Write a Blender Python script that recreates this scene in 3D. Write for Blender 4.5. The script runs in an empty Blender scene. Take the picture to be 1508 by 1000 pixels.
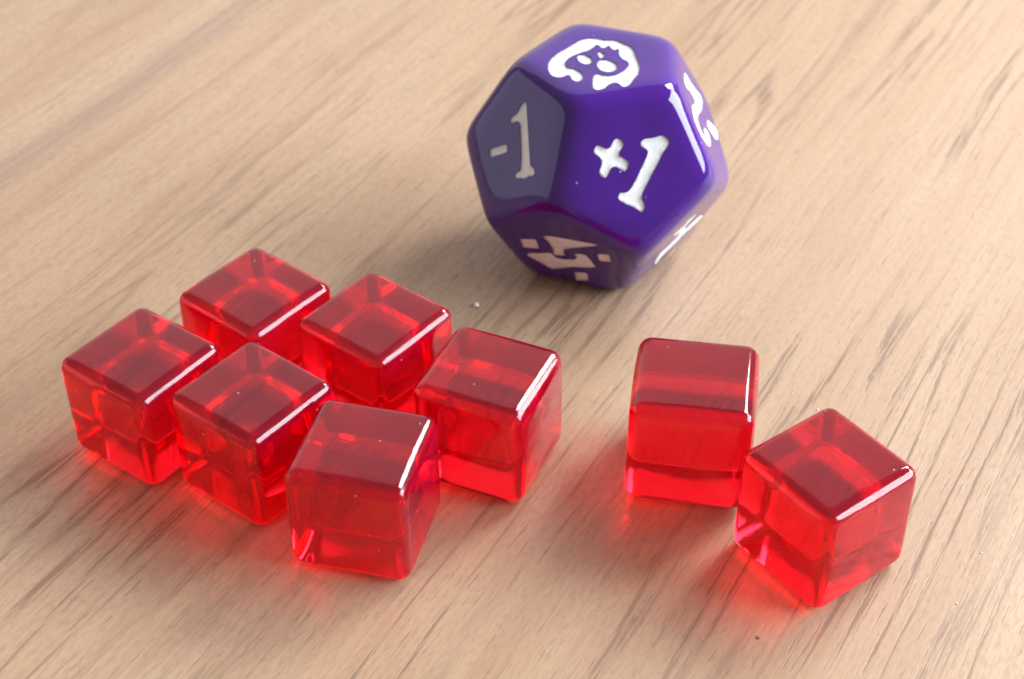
import bpy, bmesh, math, random
from mathutils import Vector, Matrix, noise
from mathutils.geometry import delaunay_2d_cdt

# Close-up of six plus two small translucent cubes and a twelve-sided die on an oak table.
# UNITS: 1 Blender unit = 1 centimetre (the cubes are 8 mm wide).
scene = bpy.context.scene
scene.unit_settings.system = 'METRIC'
scene.unit_settings.scale_length = 0.01

# ---------------------------------------------------------------- camera
CAM_H = 8.2105
PITCH = 0.683095
ROLL = -0.005969
F_PX = 2422.07
cam_data = bpy.data.cameras.new('camera')
cam = bpy.data.objects.new('camera', cam_data)
scene.collection.objects.link(cam)
cam.location = (0, 0, CAM_H)
fw = Vector((0, math.cos(PITCH), -math.sin(PITCH)))
up0 = Vector((0, math.sin(PITCH), math.cos(PITCH)))
rt0 = Vector((1, 0, 0))
rt = rt0 * math.cos(ROLL) + up0 * math.sin(ROLL)
up = -rt0 * math.sin(ROLL) + up0 * math.cos(ROLL)
M = Matrix((rt, up, -fw)).transposed()
cam.rotation_euler = M.to_euler()
cam_data.sensor_width = 36.0
cam_data.lens = F_PX / 1508 * 36.0
cam_data.clip_start = 0.05
cam_data.clip_end = 2000
cam_data.dof.use_dof = True
cam_data.dof.focus_distance = 11.0
cam_data.dof.aperture_fstop = 0.66
scene.camera = cam

# ---------------------------------------------------------------- light
world = bpy.data.worlds.new('World')
scene.world = world
world.use_nodes = True
wn = world.node_tree.nodes
wn['Background'].inputs[0].default_value = (1.0, 0.87, 0.79, 1)
wn['Background'].inputs[1].default_value = 0.40

def area(name, az, el, dist, sx, sy, power, col):
    """a window's daylight: a rectangle facing the objects"""
    d = bpy.data.lights.new(name, 'AREA')
    d.shape = 'RECTANGLE'
    d.size = sx
    d.size_y = sy
    d.energy = power
    d.color = col
    o = bpy.data.objects.new(name, d)
    scene.collection.objects.link(o)
    a, e = math.radians(az), math.radians(el)
    c = Vector((0, 9, 0))
    v = Vector((math.cos(e) * math.cos(a), math.cos(e) * math.sin(a), math.sin(e)))
    o.location = c + v * dist
    o.rotation_euler = (-v).to_track_quat('-Z', 'Y').to_euler()
    return o

area('window_light', 2, 25, 80, 70, 42, 165000, (0.85, 0.93, 1.0))
area('window_light', 42, 37, 50, 15, 18, 25000, (1.0, 0.96, 0.92))
area('bright_wall', 92, 26, 150, 270, 150, 100000, (1.0, 0.94, 0.91))
area('window_light', 172, 13, 150, 120, 70, 21000, (0.84, 0.92, 1.0))

scene.view_settings.view_transform = 'Standard'
scene.view_settings.look = 'None'
scene.view_settings.exposure = 0.0
scene.view_settings.gamma = 1.0
cy = scene.cycles
cy.max_bounces = 28
cy.transmission_bounces = 28
cy.glossy_bounces = 14
cy.diffuse_bounces = 5
cy.volume_bounces = 0
cy.caustics_reflective = True
cy.caustics_refractive = True
cy.blur_glossy = 0.3
cy.sample_clamp_indirect = 6.0
cy.use_denoising = True

# ---------------------------------------------------------------- helpers
def link(o, parent=None):
    scene.collection.objects.link(o)
    if parent:
        o.parent = parent
    return o

def new_mat(name):
    m = bpy.data.materials.new(name)
    m.use_nodes = True
    nt = m.node_tree
    return m, nt, nt.nodes, nt.links, nt.nodes['Principled BSDF']

def N(nt, typ, **kw):
    n = nt.nodes.new(typ)
    for k, v in kw.items():
        setattr(n, k, v)
    return n

def noise_tex(nt, vec, scale, detail=3, rough=0.5, dist=0.0):
    n = N(nt, 'ShaderNodeTexNoise')
    n.inputs['Scale'].default_value = scale
    n.inputs['Detail'].default_value = detail
    n.inputs['Roughness'].default_value = rough
    n.inputs['Distortion'].default_value = dist
    nt.links.new(vec, n.inputs['Vector'])
    return n.outputs['Fac']

def mapping(nt, vec, scale=(1, 1, 1), rot=0.0, loc=(0, 0, 0)):
    n = N(nt, 'ShaderNodeMapping')
    n.inputs['Scale'].default_value = scale
    n.inputs['Rotation'].default_value = (0, 0, rot)
    n.inputs['Location'].default_value = loc
    nt.links.new(vec, n.inputs['Vector'])
    return n.outputs['Vector']

def ramp(nt, fac, pts):
    n = N(nt, 'ShaderNodeValToRGB')
    e = n.color_ramp.elements
    while len(e) < len(pts):
        e.new(0.5)
    for el, (p, c) in zip(e, pts):
        el.position = p
        el.color = c if isinstance(c, tuple) else (c, c, c, 1)
    nt.links.new(fac, n.inputs['Fac'])
    return n.outputs['Color']

def maprange(nt, v, a, b, c=0.0, d=1.0, smooth=True):
    n = N(nt, 'ShaderNodeMapRange')
    n.interpolation_type = 'SMOOTHSTEP' if smooth else 'LINEAR'
    n.clamp = True if not smooth else n.clamp
    for i, x in zip((1, 2, 3, 4), (a, b, c, d)):
        n.inputs[i].default_value = x
    nt.links.new(v, n.inputs[0])
    return n.outputs[0]

def mth(nt, op, a, b=None):
    n = N(nt, 'ShaderNodeMath', operation=op)
    for i, x in enumerate((a, b)):
        if x is None:
            continue
        if isinstance(x, (int, float)):
            n.inputs[i].default_value = x
        else:
            nt.links.new(x, n.inputs[i])
    return n.outputs[0]

def mix(nt, fac, a, b, typ='MIX'):
    n = N(nt, 'ShaderNodeMix', data_type='RGBA', blend_type=typ)
    if isinstance(fac, (int, float)):
        n.inputs[0].default_value = fac
    else:
        nt.links.new(fac, n.inputs[0])
    for i, x in ((6, a), (7, b)):
        if isinstance(x, tuple):
            n.inputs[i].default_value = x
        else:
            nt.links.new(x, n.inputs[i])
    return n.outputs[2]

# ---------------------------------------------------------------- oak table
MARK = (1.572, 7.016)
def oak_material():
    m, nt, nodes, links, p = new_mat('satin_oak')
    tc = N(nt, 'ShaderNodeTexCoord')
    obj = tc.outputs['Object']
    # gentle waver of the fibres before they are laid along the grain direction (60 degrees)
    w = N(nt, 'ShaderNodeTexNoise')
    w.inputs['Scale'].default_value = 0.33
    w.inputs['Detail'].default_value = 2
    links.new(mapping(nt, obj, (1, 1, 1)), w.inputs['Vector'])
    sub = N(nt, 'ShaderNodeVectorMath', operation='SUBTRACT')
    links.new(w.outputs['Color'], sub.inputs[0])
    sub.inputs[1].default_value = (0.5, 0.5, 0.5)
    scl = N(nt, 'ShaderNodeVectorMath', operation='SCALE')
    links.new(sub.outputs[0], scl.inputs[0])
    scl.inputs['Scale'].default_value = 0.16
    add = N(nt, 'ShaderNodeVectorMath', operation='ADD')
    links.new(obj, add.inputs[0])
    links.new(scl.outputs[0], add.inputs[1])
    g = mapping(nt, add.outputs[0], (1, 1, 1), math.radians(-60))     # x runs along the grain, y across it

    broad = noise_tex(nt, mapping(nt, g, (0.10, 1.1, 1)), 1.0, 3, 0.55)
    fine = noise_tex(nt, mapping(nt, g, (0.45, 20, 1)), 1.0, 4, 0.65)
    fibre = noise_tex(nt, mapping(nt, g, (3.0, 60, 1)), 1.0, 2, 0.6)
    cells = noise_tex(nt, mapping(nt, g, (11, 38, 1)), 1.0, 2, 0.6)
    base = ramp(nt, broad, [(0.28, (0.345, 0.225, 0.138, 1)), (0.5, (0.405, 0.280, 0.180, 1)), (0.72, (0.450, 0.325, 0.218, 1))])
    base = mix(nt, maprange(nt, fine, 0.42, 0.72, 0, 0.34), base, (0.300, 0.165, 0.098, 1))
    base = mix(nt, maprange(nt, fibre, 0.45, 0.75, 0, 0.16), base, (0.56, 0.41, 0.30, 1))
    base = mix(nt, maprange(nt, cells, 0.42, 0.70, 0, 0.34), base, (0.26, 0.14, 0.085, 1))

    # open pores: growth lines broken into dark dashes, and finer short dashes between them
    line = noise_tex(nt, mapping(nt, g, (0.13, 2.4, 1), 0, (3.1, 7.7, 0)), 1.0, 1, 0.4)
    dash = noise_tex(nt, mapping(nt, g, (1.7, 42, 1), 0, (1.0, 3.0, 0)), 1.0, 2, 0.5)
    area_ = noise_tex(nt, mapping(nt, g, (0.28, 1.0, 1), 0, (9.0, 2.0, 0)), 1.0, 2, 0.5)
    off = mth(nt, 'ABSOLUTE', mth(nt, 'SUBTRACT', mth(nt, 'FRACT', mth(nt, 'MULTIPLY', line, 6.5)), 0.5))
    off = mth(nt, 'ADD', off, mth(nt, 'MULTIPLY', mth(nt, 'SUBTRACT', cells, 0.5), 0.30))      # ragged edges
    pa = mth(nt, 'MULTIPLY', maprange(nt, off, 0.06, 0.17, 1, 0), maprange(nt, dash, 0.42, 0.56, 0.25, 1.0))
    pa = mth(nt, 'MULTIPLY', pa, maprange(nt, area_, 0.38, 0.60, 0.12, 1.0))
    sep = N(nt, 'ShaderNodeSeparateXYZ')
    links.new(g, sep.inputs[0])
    calm = maprange(nt, sep.outputs['Y'], 6.8, 9.4, 1.0, 0.30)     # line pores fade across the grain towards the far left
    pa = mth(nt, 'MULTIPLY', pa, calm)
    pore_b = noise_tex(nt, mapping(nt, g, (1.5, 44, 1), 0, (5.0, 1.0, 0)), 1.0, 2, 0.5)
    pore_b = mth(nt, 'ADD', pore_b, mth(nt, 'MULTIPLY', mth(nt, 'SUBTRACT', cells, 0.5), 0.16))
    pb = mth(nt, 'MULTIPLY', maprange(nt, pore_b, 0.60, 0.69), 0.58)
    pore = mth(nt, 'MAXIMUM', pa, pb)
    col = mix(nt, mth(nt, 'MULTIPLY', pore, 0.76), base, (0.170, 0.096, 0.062, 1))

    # one broad greyish growth band across the far left of the boards
    dist = mth(nt, 'ABSOLUTE', mth(nt, 'SUBTRACT', sep.outputs['Y'], 10.27))
    streak = mth(nt, 'MULTIPLY', maprange(nt, dist, 0.04, 0.30, 1, 0), maprange(nt, fine, 0.3, 0.6, 0.35, 1.0))
    col = mix(nt, mth(nt, 'MULTIPLY', streak, 0.60), col, (0.22, 0.150, 0.120, 1))
    # one small dark mark near the front edge of the view
    geo = N(nt, 'ShaderNodeVectorMath', operation='DISTANCE')
    jit = N(nt, 'ShaderNodeTexNoise')
    jit.inputs['Scale'].default_value = 28
    links.new(obj, jit.inputs['Vector'])
    jit2 = N(nt, 'ShaderNodeVectorMath', operation='MULTIPLY_ADD')
    links.new(jit.outputs['Color'], jit2.inputs[0])
    jit2.inputs[1].default_value = (0.05, 0.05, 0)
    links.new(obj, jit2.inputs[2])
    links.new(jit2.outputs[0], geo.inputs[0])
    geo.inputs[1].default_value = (MARK[0] + 0.025, MARK[1] + 0.025, 0.0)
    col = mix(nt, maprange(nt, geo.outputs['Value'], 0.008, 0.024, 0.9, 0.0), col, (0.05, 0.02, 0.015, 1))
    links.new(col, p.inputs['Base Color'])

    rough = maprange(nt, cells, 0.3, 0.7, 0.38, 0.52)
    rough = mth(nt, 'ADD', rough, mth(nt, 'MULTIPLY', pore, 0.2))
    links.new(rough, p.inputs['Roughness'])
    h = mth(nt, 'SUBTRACT', mth(nt, 'MULTIPLY', fibre, 0.10), pore)
    h = mth(nt, 'ADD', h, mth(nt, 'MULTIPLY', cells, 0.15))
    b = N(nt, 'ShaderNodeBump')
    b.inputs['Strength'].default_value = 0.22
    b.inputs['Distance'].default_value = 0.006
    links.new(h, b.inputs['Height'])
    links.new(b.outputs[0], p.inputs['Normal'])
    p.inputs['IOR'].default_value = 1.6
    return m

def table():
    bm = bmesh.new()
    n = 24
    x0, x1, y0, y1 = -60, 60, -25, 75
    vs = [[bm.verts.new((x0 + (x1 - x0) * i / n, y0 + (y1 - y0) * j / n, 0)) for j in range(n + 1)] for i in range(n + 1)]
    for i in range(n):
        for j in range(n):
            bm.faces.new((vs[i][j], vs[i + 1][j], vs[i + 1][j + 1], vs[i][j + 1]))
    r = bmesh.ops.extrude_face_region(bm, geom=bm.faces[:])
    for v in r['geom']:
        if isinstance(v, bmesh.types.BMVert):
            v.co.z = -2.2
    bmesh.ops.recalc_face_normals(bm, faces=bm.faces[:])
    me = bpy.data.meshes.new('table_top')
    bm.to_mesh(me)
    bm.free()
    me.materials.append(oak_material())
    o = link(bpy.data.objects.new('table_top', me))
    o['kind'] = 'structure'
    return o

table()

# ---------------------------------------------------------------- red translucent cubes
def red_material():
    m, nt, nodes, links, p = new_mat('red_acrylic')
    p.inputs['Base Color'].default_value = (1, 1, 1, 1)
    p.inputs['IOR'].default_value = 1.49
    p.inputs['Transmission Weight'].default_value = 1.0
    tc = N(nt, 'ShaderNodeTexCoord')
    info = N(nt, 'ShaderNodeObjectInfo')
    shift = N(nt, 'ShaderNodeVectorMath', operation='ADD')
    links.new(tc.outputs['Object'], shift.inputs[0])
    links.new(info.outputs['Location'], shift.inputs[1])
    pos = shift.outputs[0]
    # finger smears: slightly duller patches
    smear = noise_tex(nt, pos, 3.2, 4, 0.6, 0.6)
    links.new(maprange(nt, smear, 0.40, 0.66, 0.05, 0.15), p.inputs['Roughness'])
    b = N(nt, 'ShaderNodeBump')
    b.inputs['Strength'].default_value = 0.10
    b.inputs['Distance'].default_value = 0.01
    links.new(noise_tex(nt, pos, 9.0, 3, 0.55), b.inputs['Height'])
    links.new(b.outputs[0], p.inputs['Normal'])
    # the plastic is faintly cloudy: a little of the light scatters at the skin
    dif = N(nt, 'ShaderNodeBsdfDiffuse')
    dif.inputs['Color'].default_value = (0.76, 0.012, 0.17, 1)
    tra = N(nt, 'ShaderNodeBsdfTranslucent')
    tra.inputs['Color'].default_value = (0.90, 0.020, 0.060, 1)
    cloudy = N(nt, 'ShaderNodeMixShader')
    cloudy.inputs[0].default_value = 0.4
    links.new(dif.outputs[0], cloudy.inputs[1])
    links.new(tra.outputs[0], cloudy.inputs[2])
    body = N(nt, 'ShaderNodeMixShader')
    body.inputs[0].default_value = 0.075
    links.new(p.outputs[0], body.inputs[1])
    links.new(cloudy.outputs[0], body.inputs[2])
    # a few motes of pale dust
    vor = N(nt, 'ShaderNodeTexVoronoi')
    vor.inputs['Scale'].default_value = 5.5
    links.new(pos, vor.inputs['Vector'])
    mote = maprange(nt, vor.outputs['Distance'], 0.022, 0.045, 0.6, 0.0)
    white = N(nt, 'ShaderNodeBsdfDiffuse')
    white.inputs['Color'].default_value = (0.75, 0.62, 0.62, 1)
    skin = N(nt, 'ShaderNodeMixShader')
    links.new(mote, skin.inputs[0])
    links.new(body.outputs[0], skin.inputs[1])
    links.new(white.outputs[0], skin.inputs[2])
    out_ = [n for n in nodes if n.type == 'OUTPUT_MATERIAL'][0]
    links.new(skin.outputs[0], out_.inputs['Surface'])
    v = N(nt, 'ShaderNodeVolumeAbsorption')
    v.inputs['Color'].default_value = (0.990, 0.050, 0.21, 1)
    v.inputs['Density'].default_value = 5.0
    out = [n for n in nodes if n.type == 'OUTPUT_MATERIAL'][0]
    links.new(v.outputs[0], out.inputs['Volume'])
    return m

RED = red_material()
SIDE = 0.832

def cube_mesh(seed):
    """a moulded cube: rounded edges, faces a hair domed and wavy"""
    rnd = random.Random(seed)
    r = rnd.uniform(0.086, 0.106)
    bulge = rnd.uniform(0.008, 0.018)
    SIDE = 0.836 * rnd.uniform(0.992, 1.006)
    off = Vector((rnd.uniform(0, 50), rnd.uniform(0, 50), rnd.uniform(0, 50)))
    h = SIDE / 2
    n_edge, n_mid = 6, 14
    ts = []
    for i in range(n_edge):
        ts.append(-h + r * i / n_edge)
    for i in range(n_mid + 1):
        ts.append(-(h - r) + 2 * (h - r) * i / n_mid)
    for i in range(n_edge - 1, -1, -1):
        ts.append(h - r * i / n_edge)
    k = len(ts)
    bm = bmesh.new()
    cache = {}
    def vert(co):
        key = tuple(round(c, 5) for c in co)
        if key in cache:
            return cache[key]
        p = Vector(co)
        lim = h - r
        inner = Vector([max(-lim, min(lim, c)) for c in p])
        d = p - inner
        # even spacing of the arc: tan remap
        d = Vector([math.tan(max(-1, min(1, c / r)) * math.pi / 4) for c in d]) if d.length > 0 else d
        d.normalize()
        q = inner + d * r
        for a in range(3):
            b_, c_ = (a + 1) % 3, (a + 2) % 3
            s = max(0, 1 - (q[b_] / h) ** 2) * max(0, 1 - (q[c_] / h) ** 2)
            q[a] += (q[a] / h) * bulge * s
        nz = noise.noise_vector(q * 2.6 + off) * 0.0035 + noise.noise_vector(q * 7 + off) * 0.0007
        nz.z *= 0.5
        q += nz
        v = bm.verts.new(q)
        cache[key] = v
        return v
    for a in range(3):
        for sgn in (-1, 1):
            for i in range(k - 1):
                for j in range(k - 1):
                    quad = []
                    for (u, w) in ((ts[i], ts[j]), (ts[i + 1], ts[j]), (ts[i + 1], ts[j + 1]), (ts[i], ts[j + 1])):
                        co = [0, 0, 0]
                        co[a] = sgn * h
                        co[(a + 1) % 3] = u
                        co[(a + 2) % 3] = w
                        quad.append(vert(co))
                    if sgn < 0:
                        quad.reverse()
                    if len(set(quad)) == 4:
                        bm.faces.new(quad)
    bmesh.ops.recalc_face_normals(bm, faces=bm.faces[:])
    for f in bm.faces:
        f.smooth = True
    z0 = min(v.co.z for v in bm.verts)
    for v in bm.verts:
        v.co.z -= z0
    me = bpy.data.meshes.new('red_cube')
    bm.to_mesh(me)
    bm.free()
    me.materials.append(RED)
    return me

CUBES = [  # x, y, turn, label, cluster of seven?
    (-1.9042, 9.6722, -0.6852, 'red see-through cube at the back left of the touching group, behind two others', True),
    (-2.6239, 8.9430, -0.6346, 'red see-through cube at the far left end of the touching group, one corner forward', True),
    (-1.7942, 8.5421, -0.6680, 'red see-through cube in the middle of the group, between far left and frontmost cubes', True),
    (-0.9946, 9.3488, -0.6787, 'red see-through cube in the back row of the touching group, nearest the white crumb', True),
    (-0.1693, 8.7432, -0.4205, 'red see-through cube at the right end of the touching group', True),
    (-0.9971, 7.9797, -0.2530, 'red see-through cube frontmost in the touching group, one flat face forward', True),
    (1.2626, 8.6434, -0.1600, 'red see-through cube of the separate pair, standing behind, one flat face forward', False),
    (2.0578, 7.8031, -0.9412, 'red see-through cube of the separate pair, in front, one corner forward, glints on its left', False),
]
for i, (x, y, t, lab, cl) in enumerate(CUBES):
    o = link(bpy.data.objects.new('red_cube', cube_mesh(11 + i)))
    grow = {4: 1.02, 6: 1.035, 7: 1.035, 5: 1.01}.get(i, 1.0)      # no two mouldings are quite the same height
    o.location = (x, y - (grow - 1) * 1.2, 0.0015)
    o.scale = (1 + (grow - 1) * 0.3, 1 + (grow - 1) * 0.3, grow)
    o.rotation_euler = (0, 0, t)
    o['label'] = lab
    o['category'] = 'cube'
    o['group'] = 'red translucent game cubes'

# ---------------------------------------------------------------- twelve-sided die
PHI = (1 + 5 ** 0.5) / 2
EDGE = 0.7947
DX, DY, DTH = 0.7096, 11.3020, -1.92177
R_FACE = EDGE / (2 * math.sin(math.pi / 5))
R_MID = R_FACE * PHI
APO_FIT = 1.113516364 * EDGE
ZM = EDGE * math.sqrt(1.401258538 ** 2 - (R_MID / EDGE) ** 2)
APO = APO_FIT * 1.036
POWER = 18

V = {}
for k in range(5):
    t = DTH + k * 2 * math.pi / 5
    t2 = t + math.pi / 5
    V['T%d' % k] = Vector((R_FACE * math.cos(t), R_FACE * math.sin(t), APO_FIT))
    V['U%d' % k] = Vector((R_MID * math.cos(t), R_MID * math.sin(t), ZM))
    V['V%d' % k] = Vector((R_MID * math.cos(t2), R_MID * math.sin(t2), -ZM))
    V['W%d' % k] = Vector((R_FACE * math.cos(t2), R_FACE * math.sin(t2), -APO_FIT))
FACES = {'top': ['T0', 'T1', 'T2', 'T3', 'T4'], 'minus_one': ['T4', 'T0', 'U0', 'V4', 'U4'],
         'plus_one': ['T0', 'T1', 'U1', 'V0', 'U0'], 'right': ['T1', 'T2', 'U2', 'V1', 'U1'],
         'lower_left': ['U0', 'V0', 'W0', 'W4', 'V4'], 'lower_right': ['U1', 'V1', 'W1', 'W0', 'V0']}
NORMALS = [Vector((0, 0, 1)), Vector((0, 0, -1))]
for k in range(5):
    n = sum((V[v] for v in ('T%d' % k, 'T%d' % ((k + 1) % 5), 'U%d' % ((k + 1) % 5), 'V%d' % k, 'U%d' % k)), Vector()).normalized()
    NORMALS += [n, -n]

DISH = 0.004
def radius(d):
    """distance from the die's centre to its rounded surface along the unit vector d"""
    s = 0.0
    mx = 0.0
    for n in NORMALS:
        q = n.dot(d)
        if q > 0:
            s += q ** POWER
            mx = max(mx, q)
    ang = math.acos(min(1, mx))
    c = max(0.0, 1 - (ang / 0.44) ** 2)
    return (APO - DISH * c * c * (3 - 2 * c)) / s ** (1 / POWER)

def outward(d):
    e = 1e-3
    a = d.orthogonal().normalized()
    b = d.cross(a).normalized()
    def P(u, v):
        q = (d + a * u + b * v).normalized()
        return q * radius(q)
    n = (P(e, 0) - P(-e, 0)).cross(P(0, e) - P(0, -e)).normalized()
    return n if n.dot(d) > 0 else -n

def die_material():
    m, nt, nodes, links, p = new_mat('purple_resin')
    tc = N(nt, 'ShaderNodeTexCoord')
    swirl = noise_tex(nt, tc.outputs['Object'], 1.3, 3, 0.5, 0.8)
    col = ramp(nt, swirl, [(0.3, (0.040, 0.006, 0.165, 1)), (0.7, (0.057, 0.008, 0.225, 1))])
    links.new(col, p.inputs['Base Color'])
    p.inputs['Roughness'].default_value = 0.30
    p.inputs['IOR'].default_value = 1.5
    p.inputs['Specular IOR Level'].default_value = 0.0
    p.inputs['Coat Weight'].default_value = 1.0
    p.inputs['Coat Roughness'].default_value = 0.04
    p.inputs['Coat IOR'].default_value = 1.52
    p.inputs['Subsurface Weight'].default_value = 0.0
    b = N(nt, 'ShaderNodeBump')
    b.inputs['Strength'].default_value = 0.12
    b.inputs['Distance'].default_value = 0.01
    links.new(noise_tex(nt, tc.outputs['Object'], 6.0, 3, 0.5), b.inputs['Height'])
    links.new(b.outputs[0], p.inputs['Coat Normal'])
    # specks of dust and light handling wear
    vor = N(nt, 'ShaderNodeTexVoronoi')
    vor.inputs['Scale'].default_value = 4.2
    links.new(tc.outputs['Object'], vor.inputs['Vector'])
    links.new(mix(nt, maprange(nt, vor.outputs['Distance'], 0.022, 0.045, 0.55, 0.0), col, (0.6, 0.55, 0.7, 1)), p.inputs['Base Color'])
    links.new(maprange(nt, noise_tex(nt, tc.outputs['Object'], 3.5, 5, 0.7, 0.5), 0.45, 0.7, 0.03, 0.13), p.inputs['Coat Roughness'])
    return m

def paint_material():
    m, nt, nodes, links, p = new_mat('white_paint')
    tc = N(nt, 'ShaderNodeTexCoord')
    col = ramp(nt, noise_tex(nt, tc.outputs['Object'], 7.0, 4, 0.6), [(0.3, (0.66, 0.72, 0.76, 1)), (0.7, (0.84, 0.87, 0.88, 1))])
    links.new(col, p.inputs['Base Color'])
    p.inputs['Roughness'].default_value = 0.28
    b = N(nt, 'ShaderNodeBump')
    b.inputs['Strength'].default_value = 0.08
    b.inputs['Distance'].default_value = 0.01
    links.new(noise_tex(nt, tc.outputs['Object'], 16.0, 3, 0.5), b.inputs['Height'])
    links.new(b.outputs[0], p.inputs['Normal'])
    return m

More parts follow.
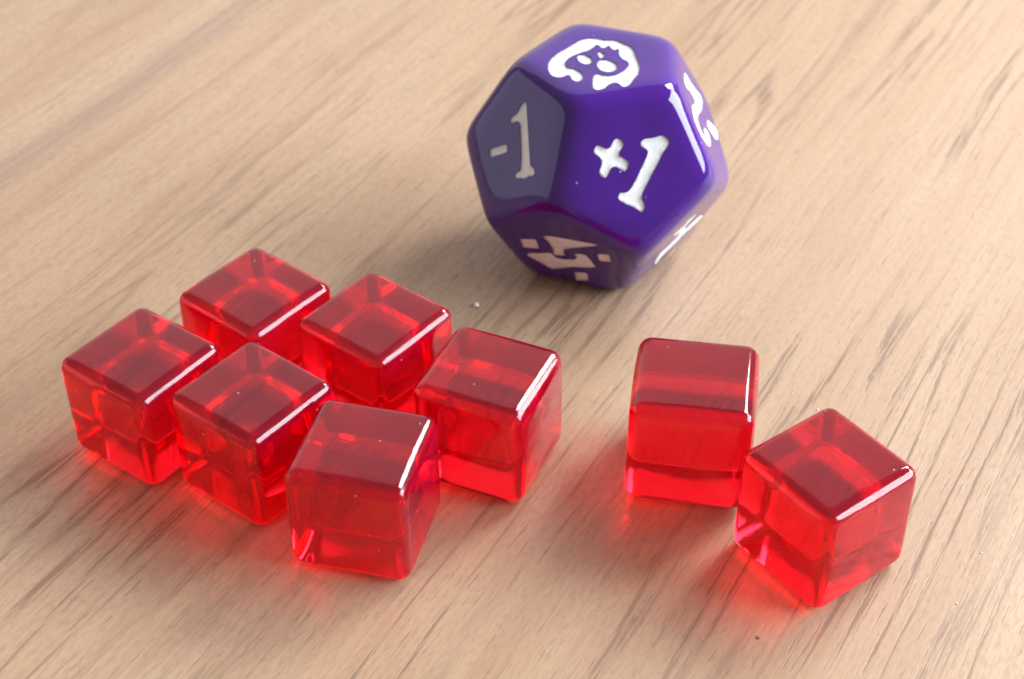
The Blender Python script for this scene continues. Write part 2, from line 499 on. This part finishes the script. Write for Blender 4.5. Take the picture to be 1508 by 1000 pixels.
SYMBOLS = {
    'top': [
        ('emblem', [(0.5194, -0.0905), (0.482, -0.1528), (0.4153, -0.1849), (0.422, -0.2179), (0.4692, -0.2373), (0.4886, -0.2809), (0.4815, -0.3336), (0.4338, -0.3953), (0.3473, -0.4402), (0.2491, -0.4637), (0.1678, -0.4608), (0.0565, -0.4371), (-0.0534, -0.3916), (-0.1738, -0.3489), (-0.273, -0.309), (-0.3375, -0.2469), (-0.3612, -0.1612), (-0.3674, -0.1011), (-0.3499, -0.0595), (-0.3836, -0.0132), (-0.3815, 0.0596), (-0.3592, 0.1177), (-0.3419, 0.1588), (-0.3183, 0.2119), (-0.252, 0.2623), (-0.1268, 0.3198), (-0.0419, 0.3701), (0.0562, 0.409), (0.1789, 0.4304), (0.2627, 0.4156), (0.376, 0.4101), (0.4263, 0.3908), (0.4491, 0.3633), (0.4341, 0.329), (0.4022, 0.2944), (0.4035, 0.2503), (0.4586, 0.2179), (0.536, 0.2026), (0.5839, 0.1585), (0.5872, 0.1151), (0.5467, 0.0793), (0.4342, 0.0463), (0.3617, 0.0281), (0.3089, 0.0363), (0.2876, 0.0796), (0.3089, 0.1213), (0.3019, 0.169), (0.2617, 0.2264), (0.1885, 0.2639), (0.0997, 0.287), (0.0274, 0.2903), (-0.0325, 0.2572), (-0.0535, 0.2003), (-0.1075, 0.1484), (-0.17, 0.1192), (-0.2204, 0.1139), (-0.2367, 0.0885), (-0.1996, 0.0846), (-0.1993, 0.054), (-0.2307, 0.0239), (-0.2718, -0.0094), (-0.2255, -0.0206), (-0.1895, -0.0452), (-0.2155, -0.079), (-0.2492, -0.1154), (-0.2261, -0.1389), (-0.1627, -0.1393), (-0.0993, -0.1702), (-0.0429, -0.2237), (0.0427, -0.2776), (0.1143, -0.305), (0.198, -0.3098), (0.2578, -0.2776), (0.2936, -0.2353), (0.2815, -0.1888), (0.2982, -0.1329), (0.3411, -0.0837), (0.4094, -0.0515), (0.4772, -0.0495)]),
        ('emblem_eye', [(0.0314, -0.2455), (-0.0041, -0.2213), (-0.0179, -0.1645), (0.0125, -0.1037), (0.0715, -0.0666), (0.1325, -0.0653), (0.1684, -0.1094), (0.1494, -0.1713), (0.0946, -0.2197)]),
        ('emblem_eye', [(0.1148, -0.0153), (0.0423, -0.0129), (0.0082, 0.0372), (0.0097, 0.1085), (0.0567, 0.1785), (0.1392, 0.2038), (0.2049, 0.1889), (0.2385, 0.1393), (0.2341, 0.0778), (0.1757, 0.0141)]),
        ('emblem_nose', [(-0.1003, -0.0785), (-0.1264, -0.0458), (-0.1058, -0.0036), (-0.053, 0.0231), (-0.0262, 0.0061), (0.0044, -0.0046), (-0.021, -0.038)]),
    ],
    'plus_one': [
        ('plus_sign', [(0.3356, -0.0685), (0.2899, -0.0927), (0.2443, -0.0948), (0.2178, -0.0629), (0.2142, -0.0152), (0.1878, 0.0241), (0.1189, -0.001), (0.0691, -0.0069), (0.0462, 0.0216), (0.0289, 0.0748), (0.0443, 0.0902), (0.1004, 0.1051), (0.1556, 0.128), (0.1505, 0.1698), (0.1278, 0.2204), (0.1242, 0.2534), (0.1511, 0.2802), (0.1969, 0.2819), (0.2272, 0.261), (0.246, 0.2067), (0.2951, 0.1683), (0.3483, 0.1778), (0.3861, 0.1866), (0.4124, 0.162), (0.4182, 0.1052), (0.3857, 0.0914), (0.3174, 0.0665), (0.3096, 0.0368), (0.3321, -0.021)]),
        ('numeral_one', [(0.0304, -0.4174), (-0.026, -0.433), (-0.0761, -0.432), (-0.095, -0.3847), (-0.106, -0.3073), (-0.1402, -0.2237), (-0.1705, -0.1213), (-0.2085, -0.0117), (-0.2465, 0.0979), (-0.2773, 0.1412), (-0.3278, 0.1503), (-0.3628, 0.1748), (-0.3781, 0.2262), (-0.3507, 0.2385), (-0.261, 0.2606), (-0.1871, 0.2967), (-0.1097, 0.3145), (-0.0828, 0.2896), (-0.0754, 0.253), (-0.1141, 0.2219), (-0.1298, 0.1843), (-0.1148, 0.1109), (-0.077, 0.0015), (-0.0315, -0.1149), (-0.0088, -0.1804), (0.0179, -0.2124), (0.0602, -0.2067), (0.0986, -0.19), (0.1291, -0.2107), (0.1365, -0.2546), (0.1041, -0.299), (0.0631, -0.3506)]),
    ],
    'minus_one': [
        ('minus_sign', [(0.0282, 0.376), (0.0389, 0.1478), (0.0233, 0.1197), (-0.0474, 0.1168), (-0.0611, 0.3641), (-0.0422, 0.3797)]),
        ('numeral_one', [(0.4047, -0.1558), (0.3882, -0.1862), (0.2596, -0.1879), (0.0664, -0.1938), (-0.1481, -0.2032), (-0.2335, -0.2051), (-0.2743, -0.2617), (-0.3332, -0.2662), (-0.3386, -0.2119), (-0.3336, -0.1656), (-0.352, -0.1334), (-0.3416, -0.0792), (-0.3316, -0.0483), (-0.3285, 0.0068), (-0.293, 0.0287), (-0.2688, 0.0116), (-0.2585, -0.06), (-0.1272, -0.0745), (0.0866, -0.0773), (0.2049, -0.0754), (0.2353, -0.0374), (0.2174, 0.0429), (0.2462, 0.0654), (0.2784, 0.0638), (0.3015, -0.0169), (0.3355, -0.0661), (0.383, -0.0999)]),
    ],
    'lower_left': [
        ('symbol_square', [(0.123, 0.473), (0.1859, 0.2847), (-0.0234, 0.2812), (-0.0709, 0.4629)]),
        ('symbol_square', [(0.1447, -0.3407), (0.1841, -0.474), (0.0095, -0.4773), (-0.0257, -0.3465)]),
        ('symbol_square', [(-0.3682, -0.0429), (-0.331, -0.1861), (-0.5206, -0.1799), (-0.5912, -0.0275)]),
        ('symbol_arrow', [(0.2731, 0.2158), (0.3199, 0.1218), (0.3478, -0.3711), (0.3029, -0.3662), (0.076, 0.0053), (0.0245, 0.0198), (-0.0623, 0.0087), (-0.0991, 0.1329), (-0.0747, 0.1478), (0.0098, 0.1282), (0.1625, 0.1595)]),
        ('symbol_arrow', [(-0.2151, 0.4552), (-0.147, 0.4051), (-0.1172, 0.3076), (-0.0425, 0.1585), (-0.1393, 0.1186), (-0.1343, 0.0337), (-0.093, -0.0785), (-0.0406, -0.1156), (0.0038, -0.0759), (0.0559, -0.1278), (0.0638, -0.219), (0.0131, -0.2429), (-0.1767, -0.3035), (-0.2311, -0.1983), (-0.288, -0.0226), (-0.4266, 0.1981), (-0.3963, 0.2404), (-0.3112, 0.3369), (-0.2559, 0.4224)]),
    ],
    'right': [
        ('symbol_stroke', [(0.2558, -0.3933), (0.1758, -0.3917), (0.0523, -0.3468), (-0.07, -0.3332), (-0.2616, -0.3173), (-0.2488, -0.2517), (-0.1139, -0.1252), (0.0162, -0.0343), (0.2188, 0.0766), (0.3249, 0.1624), (0.3318, 0.2386), (0.3039, 0.313), (0.2434, 0.3185), (0.1773, 0.2851), (0.183, 0.2394), (0.1011, 0.1734), (-0.0056, 0.152), (-0.0658, 0.1954), (-0.0304, 0.2828), (0.0817, 0.3848), (0.2274, 0.4234), (0.3588, 0.394), (0.4627, 0.3039), (0.5039, 0.2248), (0.4678, 0.1083), (0.4017, 0.0369), (0.1841, -0.0698), (0.1358, -0.12), (0.1853, -0.1554), (0.2778, -0.1798), (0.3979, -0.1558), (0.4201, -0.2168), (0.3359, -0.3243)]),
        ('symbol_stroke', [(-0.1816, -0.0078), (-0.2444, -0.0358), (-0.5614, -0.0529), (-0.5689, 0.0101), (-0.4335, 0.1331), (-0.3146, 0.1581), (-0.1487, 0.1125), (-0.1064, 0.0678)]),
    ],
    'lower_right': [
        ('symbol_stroke', [(-0.3709, 0.1814), (-0.5528, 0.0241), (-0.5572, -0.0093), (-0.4491, 0.0378), (-0.3845, 0.0321), (-0.3308, -0.1232), (-0.2136, -0.2996), (-0.1864, -0.4589), (-0.1775, -0.5403), (-0.1308, -0.5499), (-0.0244, -0.4508), (0.066, -0.3261), (0.0626, -0.2829), (0.0577, -0.238), (0.018, -0.1935), (-0.0308, -0.1531), (0.033, -0.079), (0.1163, -0.0558), (0.1703, -0.0959), (0.1987, -0.1591), (0.2856, -0.0718), (0.2958, 0.0628), (0.1818, 0.0477), (0.1957, 0.1325), (0.1755, 0.2346), (0.0599, 0.1505), (0.0129, 0.0803), (0.053, 0.0622), (-0.005, -0.0006), (-0.0567, -0.0106), (-0.1398, 0.0932), (-0.1642, 0.232)]),
    ],
}

def frame(face):
    fc = sum((V[v] for v in FACES[face]), Vector()) / 5
    n = fc.normalized()
    u = (V[FACES[face][0]] - fc).normalized()
    return fc, n, u, n.cross(u)

def on_surface(face, u, v):
    fc, n, U, W = frame(face)
    base = fc + U * (u * EDGE) + W * (v * EDGE)
    lo, hi = -0.4, 0.3
    for _ in range(26):
        mid = (lo + hi) / 2
        q = base + n * mid
        if q.length > radius(q.normalized()):
            hi = mid
        else:
            lo = mid
    return base + n * lo, n

def chaikin(pts, times=1):
    for _ in range(times):
        out = []
        for i in range(len(pts)):
            a, b = pts[i], pts[(i + 1) % len(pts)]
            l = math.hypot(b[0] - a[0], b[1] - a[1])
            k = min(0.25, 0.014 / max(l, 1e-6))
            out.append((a[0] + (b[0] - a[0]) * k, a[1] + (b[1] - a[1]) * k))
            out.append((b[0] - (b[0] - a[0]) * k, b[1] - (b[1] - a[1]) * k))
        pts = out
    return pts

def resample(pts, step):
    out = []
    for i in range(len(pts)):
        a, b = pts[i], pts[(i + 1) % len(pts)]
        l = math.hypot(b[0] - a[0], b[1] - a[1])
        n = max(1, int(round(l / step)))
        for k in range(n):
            out.append((a[0] + (b[0] - a[0]) * k / n, a[1] + (b[1] - a[1]) * k / n))
    return out

def seg_dist(p, pts):
    best = 9
    for i in range(len(pts)):
        ax, ay = pts[i]
        bx, by = pts[(i + 1) % len(pts)]
        dx, dy = bx - ax, by - ay
        t = max(0, min(1, ((p[0] - ax) * dx + (p[1] - ay) * dy) / (dx * dx + dy * dy + 1e-12)))
        best = min(best, math.hypot(p[0] - ax - t * dx, p[1] - ay - t * dy))
    return best

def inside(p, pts):
    c = False
    j = len(pts) - 1
    for i in range(len(pts)):
        if (pts[i][1] > p[1]) != (pts[j][1] > p[1]) and p[0] < (pts[j][0] - pts[i][0]) * (p[1] - pts[i][1]) / (pts[j][1] - pts[i][1]) + pts[i][0]:
            c = not c
        j = i
    return c

def triangulate(pts, step):
    area2 = sum(pts[i][0] * pts[(i + 1) % len(pts)][1] - pts[(i + 1) % len(pts)][0] * pts[i][1] for i in range(len(pts)))
    if area2 < 0:
        pts = pts[::-1]
    xs = [p[0] for p in pts]
    ys = [p[1] for p in pts]
    extra = []
    y = min(ys)
    row = 0
    while y < max(ys):
        x = min(xs) + (step / 2 if row % 2 else 0)
        while x < max(xs):
            if inside((x, y), pts) and seg_dist((x, y), pts) > step * 0.55:
                extra.append((x, y))
            x += step
        y += step * 0.87
        row += 1
    n = len(pts)
    res = delaunay_2d_cdt([Vector(p) for p in pts + extra], [], [list(range(n))], 1, 1e-6)
    verts, faces = [tuple(v) for v in res[0]], [tuple(f) for f in res[2]]
    return pts, verts, faces

PURPLE = die_material()
PAINT = paint_material()

def build_die():
    root = bpy.data.objects.new('twelve_sided_die', None)
    link(root)
    root.location = (DX, DY, 0)
    root['label'] = 'glossy purple twelve-sided die with white engraved +1 and -1 faces'
    root['category'] = 'die'

    bm = bmesh.new()
    bmesh.ops.create_icosphere(bm, subdivisions=7, radius=1.0)
    for v in bm.verts:
        d = v.co.normalized()
        v.co = d * radius(d)
    me = bpy.data.meshes.new('die_body')
    bm.to_mesh(me)
    bm.free()
    body = bpy.data.objects.new('die_body', me)
    link(body)
    me.materials.append(PURPLE)

    # engraved recesses
    cb = bmesh.new()
    inlays = []
    for face, items in SYMBOLS.items():
        for (name, pts) in items:
            pts = resample(chaikin(pts, 2), 0.022)
            outline, verts, faces = triangulate(pts, 0.026)
            low, high = [], []
            surf = []
            for (u, v) in verts:
                s, n = on_surface(face, u, v)
                surf.append((s, n))
                low.append(cb.verts.new(s - n * 0.030))
                high.append(cb.verts.new(s + n * 0.060))
            edges = {}
            for f in faces:
                cb.faces.new([high[i] for i in f])
                cb.faces.new([low[i] for i in reversed(f)])
                for a, b in zip(f, f[1:] + f[:1]):
                    edges[(a, b)] = edges.get((a, b), 0) + 1
            for (a, b) in edges:
                if (b, a) not in edges:
                    cb.faces.new((high[b], high[a], low[a], low[b]))
            inlays.append((name, face, outline, verts, faces, surf))
    bmesh.ops.recalc_face_normals(cb, faces=cb.faces[:])
    cme = bpy.data.meshes.new('cutter')
    cb.to_mesh(cme)
    cb.free()
    cutter = bpy.data.objects.new('cutter', cme)
    link(cutter)
    mod = body.modifiers.new('engrave', 'BOOLEAN')
    mod.operation = 'DIFFERENCE'
    mod.object = cutter
    mod.solver = 'MANIFOLD'
    bpy.context.view_layer.update()
    dg = bpy.context.evaluated_depsgraph_get()
    ev = bpy.data.meshes.new_from_object(body.evaluated_get(dg))
    body.modifiers.clear()
    ev.name = 'die_body'
    body.data = ev
    bpy.data.objects.remove(cutter)
    bpy.data.meshes.remove(cme)
    body.parent = root
    body.location = (0, 0, APO + 0.0005)
    # smooth analytic normals on the outside, flat ones in the recesses
    cache = {}
    onface = []
    for vtx in ev.vertices:
        L = vtx.co.length
        d = vtx.co / L
        if abs(L - radius(d)) < 0.0012:
            cache[vtx.index] = outward(d)
    nrm = [None] * len(ev.loops)
    for poly in ev.polygons:
        ids = [ev.loops[i].vertex_index for i in poly.loop_indices]
        pn = poly.normal
        ok = all(i in cache for i in ids) and pn.dot(cache[ids[0]]) > 0.8
        for li, vi in zip(poly.loop_indices, ids):
            nrm[li] = cache[vi] if ok else pn.copy()
        poly.use_smooth = True
    ev.normals_split_custom_set(nrm)
    print('die polys', len(ev.polygons))

    for (name, face, outline, verts, faces, surf) in inlays:
        ib = bmesh.new()
        top, bot = [], []
        for (p, (s, n)) in zip(verts, surf):
            d = seg_dist(p, outline) if True else 0
            t = min(1.0, d / 0.035)
            depth = 0.006 + 0.010 * t * (2 - t)
            if face in ('right', 'lower_right'):
                depth *= 0.3
            top.append(ib.verts.new(s - n * depth))
            bot.append(ib.verts.new(s - n * 0.0285))
        edges = {}
        for f in faces:
            q = ib.faces.new([top[i] for i in f])
            q.smooth = True
            ib.faces.new([bot[i] for i in reversed(f)])
            for a, b in zip(f, f[1:] + f[:1]):
                edges[(a, b)] = 1
        for (a, b) in edges:
            if (b, a) not in edges:
                ib.faces.new((top[b], top[a], bot[a], bot[b]))
        bmesh.ops.recalc_face_normals(ib, faces=ib.faces[:])
        im = bpy.data.meshes.new(name)
        ib.to_mesh(im)
        ib.free()
        im.materials.append(PAINT)
        o = bpy.data.objects.new(name, im)
        link(o, root)
        o.location = (0, 0, APO + 0.0005)

build_die()

# ---------------------------------------------------------------- white speck
def speck():
    bm = bmesh.new()
    bmesh.ops.create_icosphere(bm, subdivisions=3, radius=0.021)
    for v in bm.verts:
        v.co *= 1 + 0.35 * noise.noise(v.co * 60)
        v.co.z *= 0.7
    z0 = min(v.co.z for v in bm.verts)
    for v in bm.verts:
        v.co.z -= z0
    for f in bm.faces:
        f.smooth = True
    me = bpy.data.meshes.new('crumb')
    bm.to_mesh(me)
    bm.free()
    m, nt, nodes, links, p = new_mat('crumb_white')
    p.inputs['Base Color'].default_value = (0.8, 0.78, 0.76, 1)
    p.inputs['Roughness'].default_value = 0.5
    me.materials.append(m)
    o = link(bpy.data.objects.new('crumb', me))
    o.location = (-0.285, 10.52, 0)
    o['label'] = 'tiny white crumb lying on the wood between the purple die and red cubes'
    o['category'] = 'crumb'
speck()

# ---------------------------------------------------------------- dust too fine to count
def dust():
    rnd = random.Random(5)
    bm = bmesh.new()
    for i in range(60):
        x, y = rnd.uniform(-6, 6), rnd.uniform(6, 17)
        r = rnd.uniform(0.0025, 0.0065)
        m = Matrix.Translation((x, y, r * 0.5)) @ Matrix.Rotation(rnd.uniform(0, 6.28), 4, 'Z') @ Matrix.Diagonal((rnd.uniform(0.8, 2.2), 1, 0.7, 1))
        bmesh.ops.create_icosphere(bm, subdivisions=1, radius=r, matrix=m)
    me = bpy.data.meshes.new('dust')
    bm.to_mesh(me)
    bm.free()
    m_, nt, nodes, links, p = new_mat('pale_dust')
    p.inputs['Base Color'].default_value = (0.72, 0.68, 0.64, 1)
    p.inputs['Roughness'].default_value = 0.7
    me.materials.append(m_)
    o = link(bpy.data.objects.new('dust', me))
    o['kind'] = 'stuff'
    o['label'] = 'fine pale dust scattered thinly over the oak table'
    o['category'] = 'dust'
dust()
